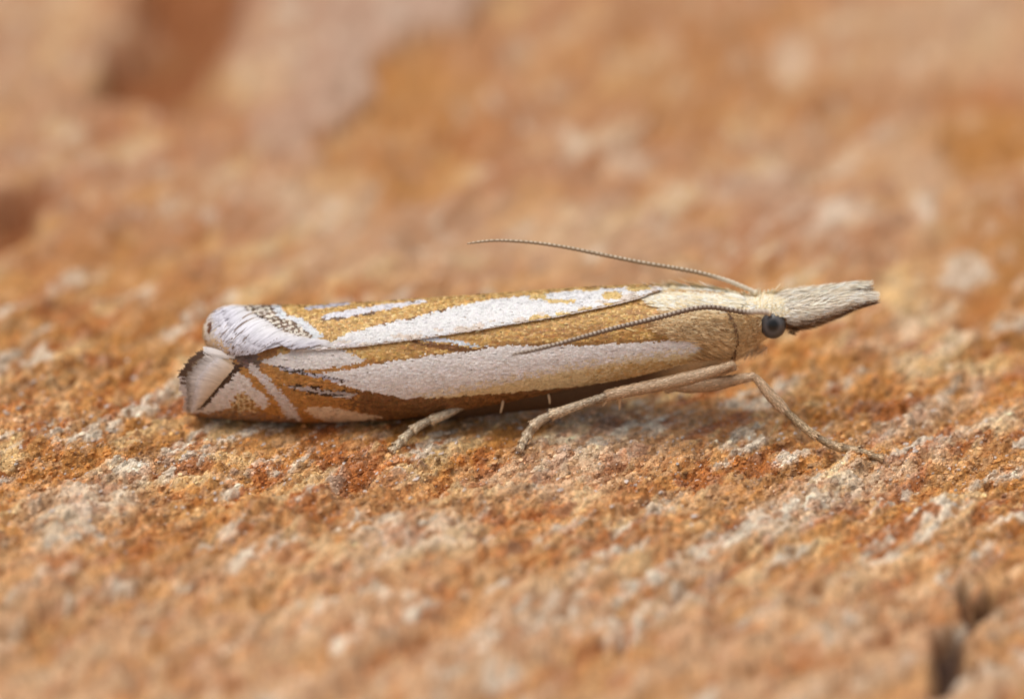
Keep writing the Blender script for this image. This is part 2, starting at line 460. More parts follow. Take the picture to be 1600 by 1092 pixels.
main = Tube([230, 270, 300, 330, 370, 420, 480, 600, 700, 800, 900, 1000, 1060, 1110, 1150, 1180],
            [530, 516, 505, 496, 489, 485, 482, 476, 469, 462, 455, 450, 449, 452, 457, 460],
            [638, 644, 649, 652, 655, 658, 660, 657, 645, 628, 610, 593, 583, 573, 566, 560],
            [.55, .58, .60, .66, .74, .80, .85, .88, .88, .86, .84, .80, .75, .70, .60, .50])
back = Tube([316, 320, 323, 328, 337, 350, 370, 400, 440, 480, 600, 700, 800, 900, 1000, 1060, 1110, 1150, 1180],
            [518, 510, 503, 495, 488, 484, 482, 481, 481, 481, 475, 468, 461, 454, 449, 448, 451, 456, 459],
            [522, 530, 536, 543, 550, 556, 562, 578, 612, 660, 657, 645, 628, 610, 593, 583, 573, 566, 560],
            [.04, .14, .22, .32, .44, .56, .66, .74, .80, .85, .88, .88, .86, .84, .80, .75, .70, .60, .50], k=2)

EDGE_X = np.array([316, 325, 337, 352, 370, 400, 412, 424, 434, 444, 462, 505, 560, 660, 760, 870, 960, 1000, 1022, 1040])
EDGE_Y = np.array([521, 538, 546, 550, 551, 550, 545, 537, 535, 541, 548, 546, 541.5, 529, 514, 496, 478, 468, 461, 456])
edge_py = lambda px: np.interp(px, EDGE_X, EDGE_Y)

# ---- wing markings (photo pixel outlines of the markings, laid on the wing surface)
GOLD, GOLD_D, WHITE = lin(200, 154, 86), lin(164, 118, 62), lin(240, 234, 228)
CREAM, LAV, DARKB, ORNG = lin(228, 204, 158), lin(188, 182, 190), lin(62, 40, 22), lin(182, 126, 64)
COST, SILV, TANW = lin(130, 88, 48), lin(214, 218, 226), lin(214, 190, 166)

STREAK_W = [(1128, 545), (1118, 536), (1090, 532), (1050, 534), (1000, 537), (950, 539), (900, 541), (850, 543), (800, 541), (772, 546), (740, 553), (690, 557), (650, 564), (600, 568), (570, 573), (540, 578), (505, 585), (470, 578), (440, 573), (470, 583), (515, 592), (550, 599), (568, 607), (600, 614), (640, 620), (700, 620), (740, 617), (788, 613), (840, 608), (900, 603), (960, 595), (1000, 591), (1050, 584), (1100, 575), (1135, 566)]
CORE_W = [(1128, 546), (1118, 534), (1050, 532), (900, 540), (800, 539), (600, 566), (505, 583), (515, 594), (568, 609), (640, 622), (700, 616), (800, 596), (900, 576), (1000, 561), (1080, 551)]
UPPER_W = [(408, 565), (418, 561), (436, 556), (462, 547), (505, 541), (535, 546), (560, 556), (577, 563), (560, 568), (530, 573), (500, 577), (480, 578), (440, 573)]
GREY1 = [(428, 572), (455, 574), (490, 581), (525, 588), (552, 597), (520, 595), (480, 586), (450, 580)]
GREY2 = [(446, 600), (470, 603), (510, 607), (545, 612), (562, 615), (550, 621), (515, 617), (480, 611), (460, 607)]
COSTAL_W = [(480, 639), (495, 634), (520, 635), (548, 640), (575, 647), (600, 650), (572, 657), (520, 659), (497, 652)]
LINE_W = [(394, 566), (408, 577), (421, 590), (435, 604), (451, 622), (466, 640), (474, 657), (456, 657), (445, 641), (432, 622), (417, 605), (404, 590), (393, 578)]
TRI_W = [(372, 580), (389, 590), (404, 608), (423, 621), (422, 636), (412, 640), (404, 630), (396, 622), (386, 612), (373, 614), (362, 636), (330, 645), (300, 645), (330, 618)]
TRI_B = [(362, 638), (373, 614), (386, 612), (402, 628), (408, 644), (380, 646)]
SILVER = [(636, 527), (660, 525), (700, 529), (735, 536), (770, 541), (740, 542), (705, 536), (672, 533)]
DARKBAND = [(640, 532), (672, 535), (705, 539), (740, 544), (768, 543), (764, 552), (735, 552), (690, 545)]

def wob(px, py, a=2.2):
    return px + (vnoise(px / 5, py / 4, 5) - .5) * a * 2, py + (vnoise(px / 5 + 40, py / 4, 6) - .5) * a

def near_colour(px, py):
    n = len(px)
    qx, qy = wob(px, py)
    r = rng.random(n)
    c = jitter(GOLD, n, .16)
    deep = fbm(px / 30, py / 5, 90, 3)
    c = np.where((deep > .55)[:, None], jitter(GOLD_D * 1.15, n, .15), c)
    c = np.where((r < .10)[:, None], jitter(lin(226, 188, 122), n, .12), c)  # some gold scales painted paler as glints
    def put(poly, col, amt=.10, thin=1.0):
        nonlocal c
        m = inside(qx, qy, poly) & (rng.random(n) < thin)
        c = np.where(m[:, None], jitter(col, n, amt), c)
    tail = qx < 600
    low_edge = np.interp(qx, [400, 515, 550, 600, 640, 740, 840, 960, 1130], [570, 592, 600, 614, 620, 617, 608, 595, 566])
    below = qy > low_edge - 1
    c = np.where(below[:, None], jitter(COST, n, .2), c)
    c = np.where((below & (qx < 565) & (rng.random(n) < sstep(585, 520, qx)))[:, None], jitter(ORNG, n, .13), c)
    # upper edge of the white streak is bordered by darker scales
    up = np.interp(qx, [505, 570, 650, 740, 772, 800, 900, 1050, 1118], [585, 573, 564, 553, 546, 541, 541, 534, 536])
    c = np.where(((qy < up) & (qy > up - 7) & (qx > 480))[:, None], jitter(GOLD_D * .9, n, .15), c)
    c = np.where(((qy < up) & (qy > up - 10) & (qx > 400) & (qx < 590))[:, None], jitter(ORNG * .85, n, .13), c)
    put(DARKBAND, lin(120, 74, 28), .15)
    put(SILVER, SILV, .08, .95)
    put(STREAK_W, CREAM, .06)
    put(CORE_W, lin(234, 226, 222), .05)
    c = np.where(inside(qx, qy, STREAK_W)[:, None], c * (1 + .30 * (fbm(qx / 70, qy / 2.6, 34, 3) - .5))[:, None], c)
    # soft passage from white to cream along the lower part of the streak
    mid_l = np.interp(qx, [640, 700, 800, 900, 1000, 1080, 1130], [622, 613, 592, 572, 559, 550, 546])
    band = inside(qx, qy, STREAK_W) & (np.abs(qy - mid_l) < 7) & (qx > 650) & (rng.random(n) < .5)
    c = np.where(band[:, None], jitter(lin(230, 212, 184), n, .05), c)
    tanr = inside(qx, qy, STREAK_W) & (qx > 880) & (qy > mid_l + 8) & (rng.random(n) < sstep(880, 1000, qx) * .75)
    c = np.where(tanr[:, None], jitter(lin(214, 176, 118), n, .08), c)
    put([(400, 568), (410, 566), (440, 574), (485, 580), (520, 578), (580, 567), (600, 562), (560, 575), (500, 584), (450, 580)], ORNG, .12)
    put(UPPER_W, lin(226, 216, 210), .06)
    put([(406, 566), (412, 545), (436, 528), (441, 548), (430, 557), (414, 562)], ORNG * .9, .12)
    put(GREY1, LAV, .10); put(GREY2, lin(186, 172, 166), .08)
    dots = ((inside(qx, qy, [(428, 570), (470, 575), (500, 584), (552, 594), (552, 600), (500, 590), (450, 581)]) & (rng.random(n) < .34))
            | ((np.abs(qy - np.interp(qx, [446, 562], [600, 613])) < 2.3) & (qx > 455) & (qx < 562) & (vnoise(qx / 7, qy * 0, 8) > .5))
            | ((np.abs(qy - np.interp(qx, [455, 550], [608, 621])) < 2.2) & (qx > 462) & (qx < 545) & (vnoise(qx / 6, qy * 0, 9) > .55)))
    c = np.where(dots[:, None], jitter(DARKB, n, .2), c)
    put(COSTAL_W, lin(230, 204, 172), .06)
    # tail markings
    oc = (qx < 480) & (qy > 555) & (qy > np.interp(qx, [370, 480], [540, 585]))
    c = np.where((oc & (qx < np.interp(qy, [560, 660], [410, 490])))[:, None], jitter(ORNG, n, .14), c)
    put([(366, 548), (400, 548), (412, 566), (404, 582), (380, 570), (366, 562)], lin(120, 96, 84), .25)
    put(LINE_W, lin(214, 200, 194), .07); put(TRI_W, lin(222, 208, 200), .06)
    put(TRI_B, lin(150, 104, 52), .22)
    m = inside(qx, qy, TRI_B) & ((np.floor(qx / 4.2) % 2) > 0)
    c = np.where(m[:, None], jitter(lin(214, 184, 140), n, .1), c)
    bot = (qx < 470) & (qy > np.interp(qx, [300, 360, 420, 470], [646, 640, 644, 654])) & (rng.random(n) < .7)
    c = np.where(bot[:, None], jitter(lin(150, 112, 84), n, .2), c)
    # dark line at the wing's outer edge
    tl = np.abs((qx - 342) * .757 + (qy - 606.5) * .654) - 0
    term = np.abs(-(qx - 342.5) * .745 - (qy - 606.5) * .667)
    c = np.where(((term < 6.5) & (qy > 568) & (qy < 640))[:, None], jitter(lin(70, 44, 26), n, .2), c)
    return c

def back_colour(px, py, front):
    n = len(px); qx, qy = wob(px, py)
    c = jitter(GOLD, n, .16)
    r = rng.random(n)
    c = np.where((r < .22)[:, None], jitter(lin(232, 196, 130), n, .12), c)  # scattered paler scales stand for glints, set in the colour
    c = np.where((r > .93)[:, None], jitter(GOLD_D, n, .15), c)
    up = np.interp(qx, [470, 545, 570, 620, 669, 717, 770, 810, 850, 891, 951, 1010], [560, 524, 517, 504, 494, 482, 472, 468, 463, 458, 455, 452])
    w = front & (qy > up) & (qx > 480)
    c = np.where(w[:, None], jitter(lin(232, 229, 228), n, .04) * (1 + .16 * (fbm(qx / 50, qy / 2.5, 33, 3) - .5))[:, None], c)
    tanp = w & (qy > edge_py(qx) - 9) & (vnoise(qx / 16, qy / 6, 14) > .56)
    c = np.where(tanp[:, None], jitter(lin(222, 206, 192), n, .05), c)
    gp = w & (qx > 830) & (vnoise(qx / 40, qy / 6, 15) > .66)
    c = np.where(gp[:, None], jitter(lin(220, 186, 120), n, .08), c)
    def put(poly, col, amt=.08, thin=1.0):
        nonlocal c
        m = front & inside(qx, qy, poly) & (rng.random(n) < thin)
        c = np.where(m[:, None], jitter(col, n, amt), c)
    put([(505, 503), (505, 496), (540, 489), (600, 481), (660, 473), (672, 476), (630, 483), (590, 490), (545, 499)], lin(224, 220, 224), .06)
    put([(478, 489), (478, 484), (520, 479), (552, 476), (552, 480), (520, 485)], LAV, .1)
    m = front & (np.abs(qy - np.interp(qx, [500, 545, 600], [503, 500, 491])) < 1.8) & (qx > 500) & (qx < 600) & (vnoise(qx / 6, qy * 0, 19) > .45)
    c = np.where(m[:, None], jitter(lin(110, 80, 56), n, .2), c)
    m = front & (np.abs(qy - np.interp(qx, [560, 620, 700], [520, 506, 487])) < 2.0) & (qx > 600) & (qx < 700) & (vnoise(qx / 5, qy * 0, 29) > .45)
    c = np.where(m[:, None], jitter(lin(130, 90, 50), n, .2), c)
    # chequered silver patch and white outer edge
    chk = [(360, 478), (440, 478), (447, 494), (470, 500), (490, 514), (504, 528), (478, 537), (430, 520), (398, 500), (370, 488)]
    put(chk, lin(232, 220, 204), .08)
    m = front & inside(qx, qy, chk) & ((np.floor(px / 7 + py / 12) + np.floor(py / 4.5 - px / 18)) % 2 > 0)
    c = np.where(m[:, None], jitter(lin(112, 84, 62), n, .2), c)
    put([(428, 482), (442, 482), (449, 497), (474, 501), (494, 516), (506, 529), (492, 531), (478, 517), (462, 506), (436, 500)], lin(222, 223, 226), .06)
    put([(395, 494), (414, 500), (418, 503), (404, 501)], DARKB, .2)
    pale = (qx < np.interp(qy, [480, 500, 525, 545], [375, 402, 450, 520])) | ((qx < 560) & (qy > edge_py(qx) - np.interp(qx, [440, 500, 560], [16, 10, 4])))
    c = np.where((front & pale)[:, None], jitter(lin(222, 214, 212), n, .08), c)
    return c

SCALE_PROF = [.55, 1.0, 1.0, .55]
def wing_scales(tb, px, th, colour, lift, length, width, curl=1.0):
    n = len(px)
    L = length * rng.uniform(.75, 1.25, n)
    dth = rng.normal(0, .012, n)
    nrm = tb.normal(px, th)
    tip = rng.uniform(.004, .013, n) * curl
    rows = []
    for k, f in enumerate((0, .35, .75, 1.0)):
        rows.append(tb.pos(px - L * f * PPM, th + dth * f, lift + (-.004, .004, .008, 1.0)[k] * (1 if k < 3 else 0) + (tip if k == 3 else tip * f)))
    roll = rng.normal(0, .14, n)[:, None]
    side = unit(np.cross(nrm, rows[-1] - rows[0]))
    return strips(np.stack(rows), unit(nrm + side * roll), width * rng.uniform(.75, 1.25, n), SCALE_PROF, colour)

def wing_samples(tb, x0, x1, ta, tb_fn, sx, st):
    """jittered points over a wing, about sx mm apart along and st mm apart around"""
    xs = np.arange(x0, x1, sx * PPM)
    PX, TH = [], []
    for x in xs:
        a, b = ta(x), tb_fn(x)
        m = max(2, int(abs(b - a) * .85 * float(tb.par(np.array(x))[1]) * 1.02 / st))
        PX.append(x + rng.uniform(-.5, .5, m) * sx * PPM)
        TH.append(a + (b - a) * (np.arange(m) + rng.uniform(0, 1, m)) / m)
    return np.concatenate(PX), np.concatenate(TH)

def grid_mesh(fn, nu, nv):
    V = fn(np.repeat(np.linspace(0, 1, nu), nv), np.tile(np.linspace(0, 1, nv), nu))
    i = np.arange(nu - 1)[:, None] * nv; j = np.arange(nv - 1)[None, :]
    return V, np.stack([i + j, i + nv + j, i + nv + j + 1, i + j + 1], -1).reshape(-1, 4)

def thicken(o, t):
    m = o.modifiers.new("thickness", 'SOLIDIFY'); m.thickness = t * MM; m.offset = -1

# near wing -------------------------------------------------------------
def term_x(py):        # outer edge of the near wing
    return np.interp(py, [540, 560, 579, 606, 634, 650], [374, 372, 366, 342, 317, 303])
NEAR_T0, NEAR_T1 = math.radians(-8), math.radians(196)
def near_fn(u, v):
    th = NEAR_T0 + (NEAR_T1 - NEAR_T0) * v
    px0 = np.full_like(u, 370.0)
    for _ in range(4):
        p = main.pos(px0, th); _, py = project(p)
        lower = (th + main.par(px0)[4]) > math.pi
        px0 = np.where(lower, 306.0, term_x(py))
    px = px0 + (1128 - px0) * u
    return main.pos(px, th, -.012)
V, F = grid_mesh(near_fn, 150, 60)
near_wing = make_obj("forewing", V, F, M_WING, moth, col=np.broadcast_to(lin(120, 84, 46), V.shape))
near_wing["label"] = "near forewing with one broad white streak and gold bands"
thicken(near_wing, .012)

px, th = wing_samples(main, 306, 1140, lambda x: NEAR_T0 + .02, lambda x: NEAR_T1 - .02, .026, .030)
lx, ly = project(main.pos(px - 5, th))
front = (th + main.par(px)[4]) < math.pi
ok = np.where(front, px > term_x(ly) - 1, px > 312)
px, th, lx, ly = px[ok], th[ok], lx[ok], ly[ok]
order = np.argsort(px)
parts = [wing_scales(main, px, th, near_colour(lx, ly), 0.0, .125, .034, .6)]
near_sc = make_obj("wing_scales", *join(parts)[:2], M_SCALE, near_wing, col=join(parts)[2], smooth=False)
near_sc["kind"] = "stuff"

def fringe(tb, rx, ry_, ex, ey, width, col_rows, lift0, lift1, rows=7, sag=0.0, extra=None):
    """long fringe scales over a rolled surface from root pixels to end pixels"""
    fs = np.linspace(0, 1, rows)
    C, N = [], []
    for f in fs:
        x = rx + (ex - rx) * f; y = ry_ + (ey - ry_) * f + sag * 4 * f * (1 - f)
        t = tb.theta(x, y)
        C.append(tb.pos(x, t, lift0 + (lift1 - lift0) * f)); N.append(tb.normal(x, t))
    prof = np.interp(fs, [0, .2, .8, 1], [.6, 1, 1, .35])
    return strips(np.stack(C), np.stack(N), width, prof, col_rows)

def rows_colour(n, rows, stops, cols, amt=.08):
    f = np.linspace(0, 1, rows)
    base = np.stack([np.interp(f, stops, [c[k] for c in cols]) for k in range(3)], -1)      # rows,3
    return base[:, None, :] * (1 + rng.normal(0, amt, (1, n, 1))) * (1 + rng.normal(0, .03, (rows, n, 1)))

parts = []
for layer, (sh, dens) in enumerate(((1.0, 330), (.80, 300), (.55, 260))):
    n = dens
    s = rng.uniform(0, 1, n)
    rx = 364.5 + (312 - 364.5) * s + rng.normal(0, .5, n); ry_ = 575 + (634 - 575) * s + rng.normal(0, .5, n)
    ex = np.interp(s, [0, .2, .45, .62, .8, 1], [318, 297, 281, 283, 289, 289]) + rng.normal(0, 2.2, n)
    ey = np.interp(s, [0, .2, .45, .62, .8, 1], [549, 562, 585, 602, 622, 642]) + rng.normal(0, 1.8, n)
    ex = rx + (ex - rx) * sh; ey = ry_ + (ey - ry_) * sh
    if layer == 0:
        up = rows_colour(n, 8, [0, .35, .5, .72, .80, 1], [lin(214, 190, 164), lin(222, 204, 184), lin(196, 176, 150), lin(206, 178, 140), lin(92, 62, 38), lin(78, 52, 34)], .08)
        dn = rows_colour(n, 8, [0, .4, .62, .75, 1], [lin(224, 210, 200), lin(220, 206, 200), lin(150, 138, 134), lin(214, 204, 204), lin(210, 194, 186)], .08)
        c = np.where((s + rng.normal(0, .04, n) < .5)[None, :, None], up, dn)
    elif layer == 1:
        c = rows_colour(n, 8, [0, .5, .8, 1], [lin(218, 196, 172), lin(226, 212, 198), lin(206, 196, 192), lin(140, 124, 112)], .09)
    else:
        c = rows_colour(n, 8, [0, .7, 1], [lin(206, 178, 148), lin(228, 214, 202), lin(224, 216, 216)], .07)
    parts.append(fringe(main, rx, ry_, ex, ey, rng.uniform(.028, .05, n), c, .004 + .012 * layer, .02 + .016 * layer + rng.uniform(0, .02, n), rows=8, sag=-2))
# pale top strands of the fringe
n = 40
rx = rng.uniform(350, 369, n); ry_ = rng.uniform(556, 578, n)
parts.append(fringe(main, rx, ry_, rng.uniform(317, 330, n), rng.uniform(546, 560, n), rng.uniform(.03, .05, n), rows_colour(n, 7, [0, .5, 1], [lin(190, 160, 128), lin(206, 180, 150), lin(220, 210, 204)], .1), .01, .05))
n = 26
rx = rng.uniform(345, 368, n); ry_ = rng.uniform(555, 560, n)
parts.append(fringe(main, rx, ry_, rng.uniform(317, 324, n), rng.uniform(544, 550, n), rng.uniform(.03, .05, n), rows_colour(n, 7, [0, 1], [lin(226, 214, 204), lin(232, 226, 224)], .06), .03, .08))
v_, f_, c_ = join(parts)
o = make_obj("fringe", v_, f_, M_SCALE, near_wing, col=c_, smooth=False); o["kind"] = "stuff"

# far wing, folded over the back -----------------------------------------
BACK_END = math.radians(-190)
def back_fn(u, v):
    px = 317 + (1030 - 317) * u ** 1.15
    th0 = back.theta(px, edge_py(px))
    th = th0 + (BACK_END - th0) * v
    lip = .035 + .02 * np.exp(-(v / .02) ** 2)
    return back.pos(px, th, lip - .012)
V, F = grid_mesh(back_fn, 190, 80)
far_wing = make_obj("forewing", V, F[:, ::-1], M_WING, moth, col=np.broadcast_to(lin(176, 140, 100), V.shape))
far_wing["label"] = "far forewing folded over the back, its edge lapping the near wing"
thicken(far_wing, .014)

px, th = wing_samples(back, 330, 1036, lambda x: float(back.theta(np.array(x), edge_py(x))), lambda x: BACK_END, .026, .030)
lx, ly = project(back.pos(px - 5, th))
front = (th + back.par(px)[4] > 0)
lift = .037 + .012 * np.exp(-((th - back.theta(px, edge_py(px))) / .12) ** 2)
keep = ~(front & (px < np.interp(ly, [480, 500, 525, 545], [372, 400, 440, 490])))
px, th, lx, ly, front, lift = (a[keep] for a in (px, th, lx, ly, front, lift))
parts = [wing_scales(back, px, th, back_colour(lx, ly, front), lift, .11, .038, 1.0)]
v_, f_, c_ = join(parts)
o = make_obj("wing_scales", v_, f_, M_SCALE, far_wing, col=c_, smooth=False); o["kind"] = "stuff"

# its fringe: white strands wrapping the rolled tail
parts = []
for layer, n in enumerate((420, 420, 380)):
    s = rng.uniform(0, 1, n)
    rx = np.interp(s, [0, .25, .5, .75, 1], [372, 400, 432, 462, 515]) + rng.normal(0, 2, n)
    ry_ = np.interp(s, [0, .25, .5, .75, 1], [484, 500, 518, 530, 540]) + rng.normal(0, 1.6, n)
    dx = np.interp(s, [0, .25, .5, .75, 1], [46, 62, 64, 64, 60]) * (1 - .22 * layer) * rng.uniform(.85, 1.08, n)
    dy = np.interp(s, [0, .12, .25, .5, .75, 1], [14, 28, 40, 34, 22, 7]) * (1 - .22 * layer) * rng.uniform(.85, 1.12, n)
    ex = np.maximum(rx - dx, 319); ey = np.minimum(ry_ + dy, edge_py(ex) + 1.5)
    dk = rng.random(n) < (.16 if layer == 0 else .07)
    c = rows_colour(n, 8, [0, .3, .8, 1], [lin(224, 216, 214), lin(234, 230, 232), lin(220, 216, 224), lin(206, 200, 208)], .07)
    c = np.where(dk[None, :, None], rows_colour(n, 8, [0, .5, 1], [lin(150, 120, 90), lin(120, 92, 70), lin(130, 110, 100)], .15), c)
    parts.append(fringe(back, rx, ry_, ex, ey, rng.uniform(.022, .045, n), c, .046 + .01 * layer, .055 + .014 * layer + rng.uniform(-.006, .022, n), rows=8, sag=-3))
# strands continuing round the rolled end
n = 260
a = rng.uniform(-.1, 1.0, n)
rx = rng.uniform(338, 378, n); ry_ = np.interp(a, [-.1, 1], [484, 534]) + rng.normal(0, 1, n)
ex = np.maximum(rx - rng.uniform(18, 40, n), 318.5); ey = np.minimum(ry_ + rng.uniform(6, 18, n), edge_py(ex))
c = rows_colour(n, 7, [0, .5, 1], [lin(226, 220, 220), lin(212, 206, 212), lin(206, 188, 166)], .08)
parts.append(fringe(back, rx, ry_, ex, ey, rng.uniform(.025, .045, n), c, .045, .06))
n = 150           # tan folded-under strands at the bottom of the roll
rx = rng.uniform(334, 372, n); ry_ = rng.uniform(531, 545, n)
c = rows_colour(n, 7, [0, 1], [lin(214, 186, 152), lin(206, 176, 142)], .07)
parts.append(fringe(back, rx, ry_, np.maximum(rx - rng.uniform(10, 26, n), 320), np.minimum(ry_ + rng.uniform(-3, 6, n), 549), rng.uniform(.03, .05, n), c, .05, .066))
n = 14            # small rusty spot on the roll's end
rx = rng.uniform(326, 331, n); ry_ = rng.uniform(507, 517, n)
parts.append(fringe(back, rx, ry_, rx - 3, ry_ + 5, rng.uniform(.02, .04, n), rows_colour(n, 7, [0, 1], [lin(120, 70, 34), lin(104, 58, 28)], .1), .075, .085))
# short pale fringe along the whole lapping edge
n = 1500
rx = 470 + (1015 - 470) * rng.random(n) ** .9
ry_ = edge_py(rx) - rng.uniform(.5, 3.5, n)
ex = rx - rng.uniform(8, 16, n); ey = edge_py(ex) + rng.uniform(-.6, 1.6, n)
c = rows_colour(n, 4, [0, .6, 1], [lin(238, 234, 234), lin(232, 222, 216), lin(210, 190, 172)], .05)
parts.append(fringe(back, rx, ry_, ex, ey, rng.uniform(.02, .034, n), c, .05, .052, rows=4))
v_, f_, c_ = join(parts)
o = make_obj("fringe", v_, f_, M_SCALE, far_wing, col=c_, smooth=False); o["kind"] = "stuff"

# ------------------------------------------------------------------ body: head, thorax and abdomen in one skin
body_t = Tube([400, 450, 520, 700, 900, 1000, 1030, 1060, 1110, 1140, 1165, 1180, 1195, 1215, 1235, 1246, 1252],
              [540, 520, 500, 485, 472, 462, 453, 451, 454, 459, 463, 463, 461, 461, 466, 474, 482],
              [580, 625, 650, 656, 634, 612, 606, 600, 584, 570, 556, 544, 531, 521, 513, 507, 498],  # belly lowered to fill the shaded gap under the wing
              [.12, .35, .5, .62, .66, .68, .70, .70, .68, .60, .46, .40, .38, .37, .30, .22, .10], k=3)
def body_fn(u, v):
    return body_t.pos(400 + 852 * u, v * 2 * math.pi)
V, F = grid_mesh(body_fn, 160, 40)
bx, _ = project(V)
bc = lin(84, 62, 44) + (lin(214, 186, 144) - lin(84, 62, 44)) * sstep(1000, 1110, bx)[:, None]  # abdomen coloured dark to stand in for shade below the wing
body = make_obj("body", V, F, M_WING, moth, col=bc)
body["label"] = "cream and tan scaled body with head and thorax"

def hair_patch(tb, poly, count, angle, length, width, cols, lift0=0.0, lift1=.03, spread=12, fan=None, amt=.10, curve=0.0, tipdark=0.0):
    """hair scales over a patch; angle in photo degrees (0 = right, 90 = up)"""
    poly = np.array(poly, float)
    lo, hi = poly.min(0), poly.max(0)
    q = rng.uniform(lo, hi, (count * 6, 2)); q = q[inside(q[:, 0], q[:, 1], [tuple(p) for p in poly])][:count]
    n = len(q)
    if fan is not None:
        ang = np.arctan2(-(q[:, 1] - fan[1]), q[:, 0] - fan[0])
    else:
        ang = np.full(n, math.radians(angle)) if np.isscalar(angle) else np.radians(angle(q[:, 0], q[:, 1]))
    ang = ang + np.radians(rng.normal(0, spread, n))
    L = length * rng.uniform(.65, 1.25, n) * PPM
    ex = q[:, 0] + np.cos(ang) * L; ey = q[:, 1] - np.sin(ang) * L
    rows = 5; C, N = [], []
    base_t = tb.theta(q[:, 0], q[:, 1]); bn = tb.normal(q[:, 0], base_t)
    for f in np.linspace(0, 1, rows):
        x = q[:, 0] + (ex - q[:, 0]) * f; y = q[:, 1] + (ey - q[:, 1]) * f + curve * f * f * L
        t = tb.theta(x, y)
        p = tb.pos(x, t, lift0 + (lift1 - lift0) * f * rng.uniform(.6, 1.4, n))
        # hairs that leave the outline go on straight through the air
        _, yy = project(p)
        p = p - ((y - yy) / PPM)[:, None] * UP
        C.append(p); N.append(bn)
    ci = rng.integers(0, len(cols), n)
    c = np.array(cols)[ci] * (1 + rng.normal(0, amt, (n, 1)))
    roll = rng.normal(0, .3, n)[:, None]
    side = unit(np.cross(bn, C[-1] - C[0]))
    col = np.broadcast_to(c, (rows, n, 3)) * (1 - tipdark * np.linspace(0, 1, rows)[:, None, None])
    return strips(np.stack(C), unit(bn + side * roll), width * rng.uniform(.7, 1.3, n), [.6, 1, 1, .8, .25], col)

CRM = [lin(244, 236, 216), lin(240, 224, 190), lin(234, 212, 168), lin(244, 240, 230)]
TAN = [lin(226, 192, 144), lin(216, 180, 130), lin(236, 208, 164), lin(200, 162, 114), lin(172, 132, 88)]
TAN_D = [lin(224, 188, 138), lin(210, 174, 124), lin(232, 202, 154)]

# far and top shoulder plate, near shoulder plate, collar, head
parts = [hair_patch(main, [(1012, 457), (1060, 446), (1110, 449), (1156, 456), (1170, 470), (1152, 488), (1080, 486), (1042, 482)], 1300, 170, .30, .030, CRM, .03, .07, 9),
         hair_patch(main, [(1060, 447), (1110, 449), (1150, 456), (1120, 462), (1070, 458)], 120, 180, .2, .028, [lin(236, 232, 222), lin(226, 226, 216)], .04, .05, 6)]
v_, f_, c_ = join(parts)
make_obj("shoulder_plate", v_, f_, M_HAIR, moth, col=c_, smooth=False)["label"] = "cream shoulder plate of long smooth scales"
tegula = [(1046, 496), (1080, 487), (1136, 487), (1148, 506), (1153, 530), (1150, 552), (1134, 572), (1108, 572), (1128, 560), (1122, 544), (1096, 532), (1070, 528), (1050, 520)]
parts = [hair_patch(main, tegula, 2300, lambda x, y: 178 - (y - 500) * .35, .36, .026, TAN, .035, .08, 7, amt=.16),
         hair_patch(main, [(1046, 496), (1080, 487), (1130, 487), (1120, 500), (1060, 508)], 160, 174, .32, .024, [lin(236, 214, 174), lin(228, 200, 154)], .06, .085, 7),
         hair_patch(main, [(1110, 555), (1150, 548), (1132, 574), (1100, 580), (1040, 590), (1040, 582), (1090, 570)], 420, 188, .26, .026, TAN, .02, .05, 8)]
v_, f_, c_ = join(parts)
make_obj("shoulder_plate", v_, f_, M_HAIR, moth, col=c_, smooth=False)["label"] = "tan shoulder plate of long combed scales"
parts = [hair_patch(body_t, [(1150, 489), (1188, 490), (1192, 512), (1188, 540), (1166, 552), (1156, 530)], 900, lambda x, y: 178 + (y - 515) * .5, .20, .028, TAN_D, .04, .11, 12),
         hair_patch(body_t, [(1140, 460), (1178, 461), (1186, 478), (1180, 488), (1145, 486)], 380, 180, .20, .028, CRM, .03, .08, 14),
         hair_patch(body_t, [(1160, 540), (1196, 536), (1206, 540), (1190, 552), (1160, 556)], 160, 215, .15, .018, [lin(232, 216, 192), lin(214, 190, 156)], .02, .05, 28)]
parts.append(hair_patch(main, [(1138, 490), (1141, 490), (1151, 508), (1155, 535), (1150, 556), (1141, 568), (1138, 568), (1148, 553), (1152, 533), (1148, 510)], 70, 250, .05, .016, [lin(120, 84, 52), lin(96, 66, 40)], .085, .09, 30))  # shaded gap between collar and shoulder plate painted with dark strips
v_, f_, c_ = join(parts)
make_obj("collar", v_, f_, M_HAIR, moth, col=c_, smooth=False)["label"] = "tan collar of scales behind the eye"
parts = [hair_patch(body_t, [(1160, 466), (1180, 461), (1215, 460), (1242, 463), (1250, 476), (1246, 492), (1214, 488), (1180, 490)], 700, 0, .11, .024, CRM[:3], .015, .05, 25, fan=(1178, 500)),
         hair_patch(body_t, [(1195, 458), (1215, 455), (1248, 466), (1248, 490), (1225, 490)], 520, 10, .17, .022, CRM[:3], .015, .05, 20),
         hair_patch(body_t, [(1196, 488), (1225, 488), (1244, 496), (1215, 495)], 160, 15, .14, .022, CRM, .06, .09, 12),
         hair_patch(body_t, [(1226, 496), (1250, 490), (1250, 512), (1236, 524), (1228, 520)], 420, 8, .09, .02, [lin(170, 124, 78), lin(150, 108, 68)], .01, .03, 18),
         hair_patch(body_t, [(1176, 492), (1190, 492), (1190, 536), (1180, 540)], 260, 185, .13, .022, TAN, .05, .10, 25)]
v_, f_, c_ = join(parts)
make_obj("head_tuft", v_, f_, M_HAIR, moth, col=c_, smooth=False)["label"] = "cream tuft of scales on the head"

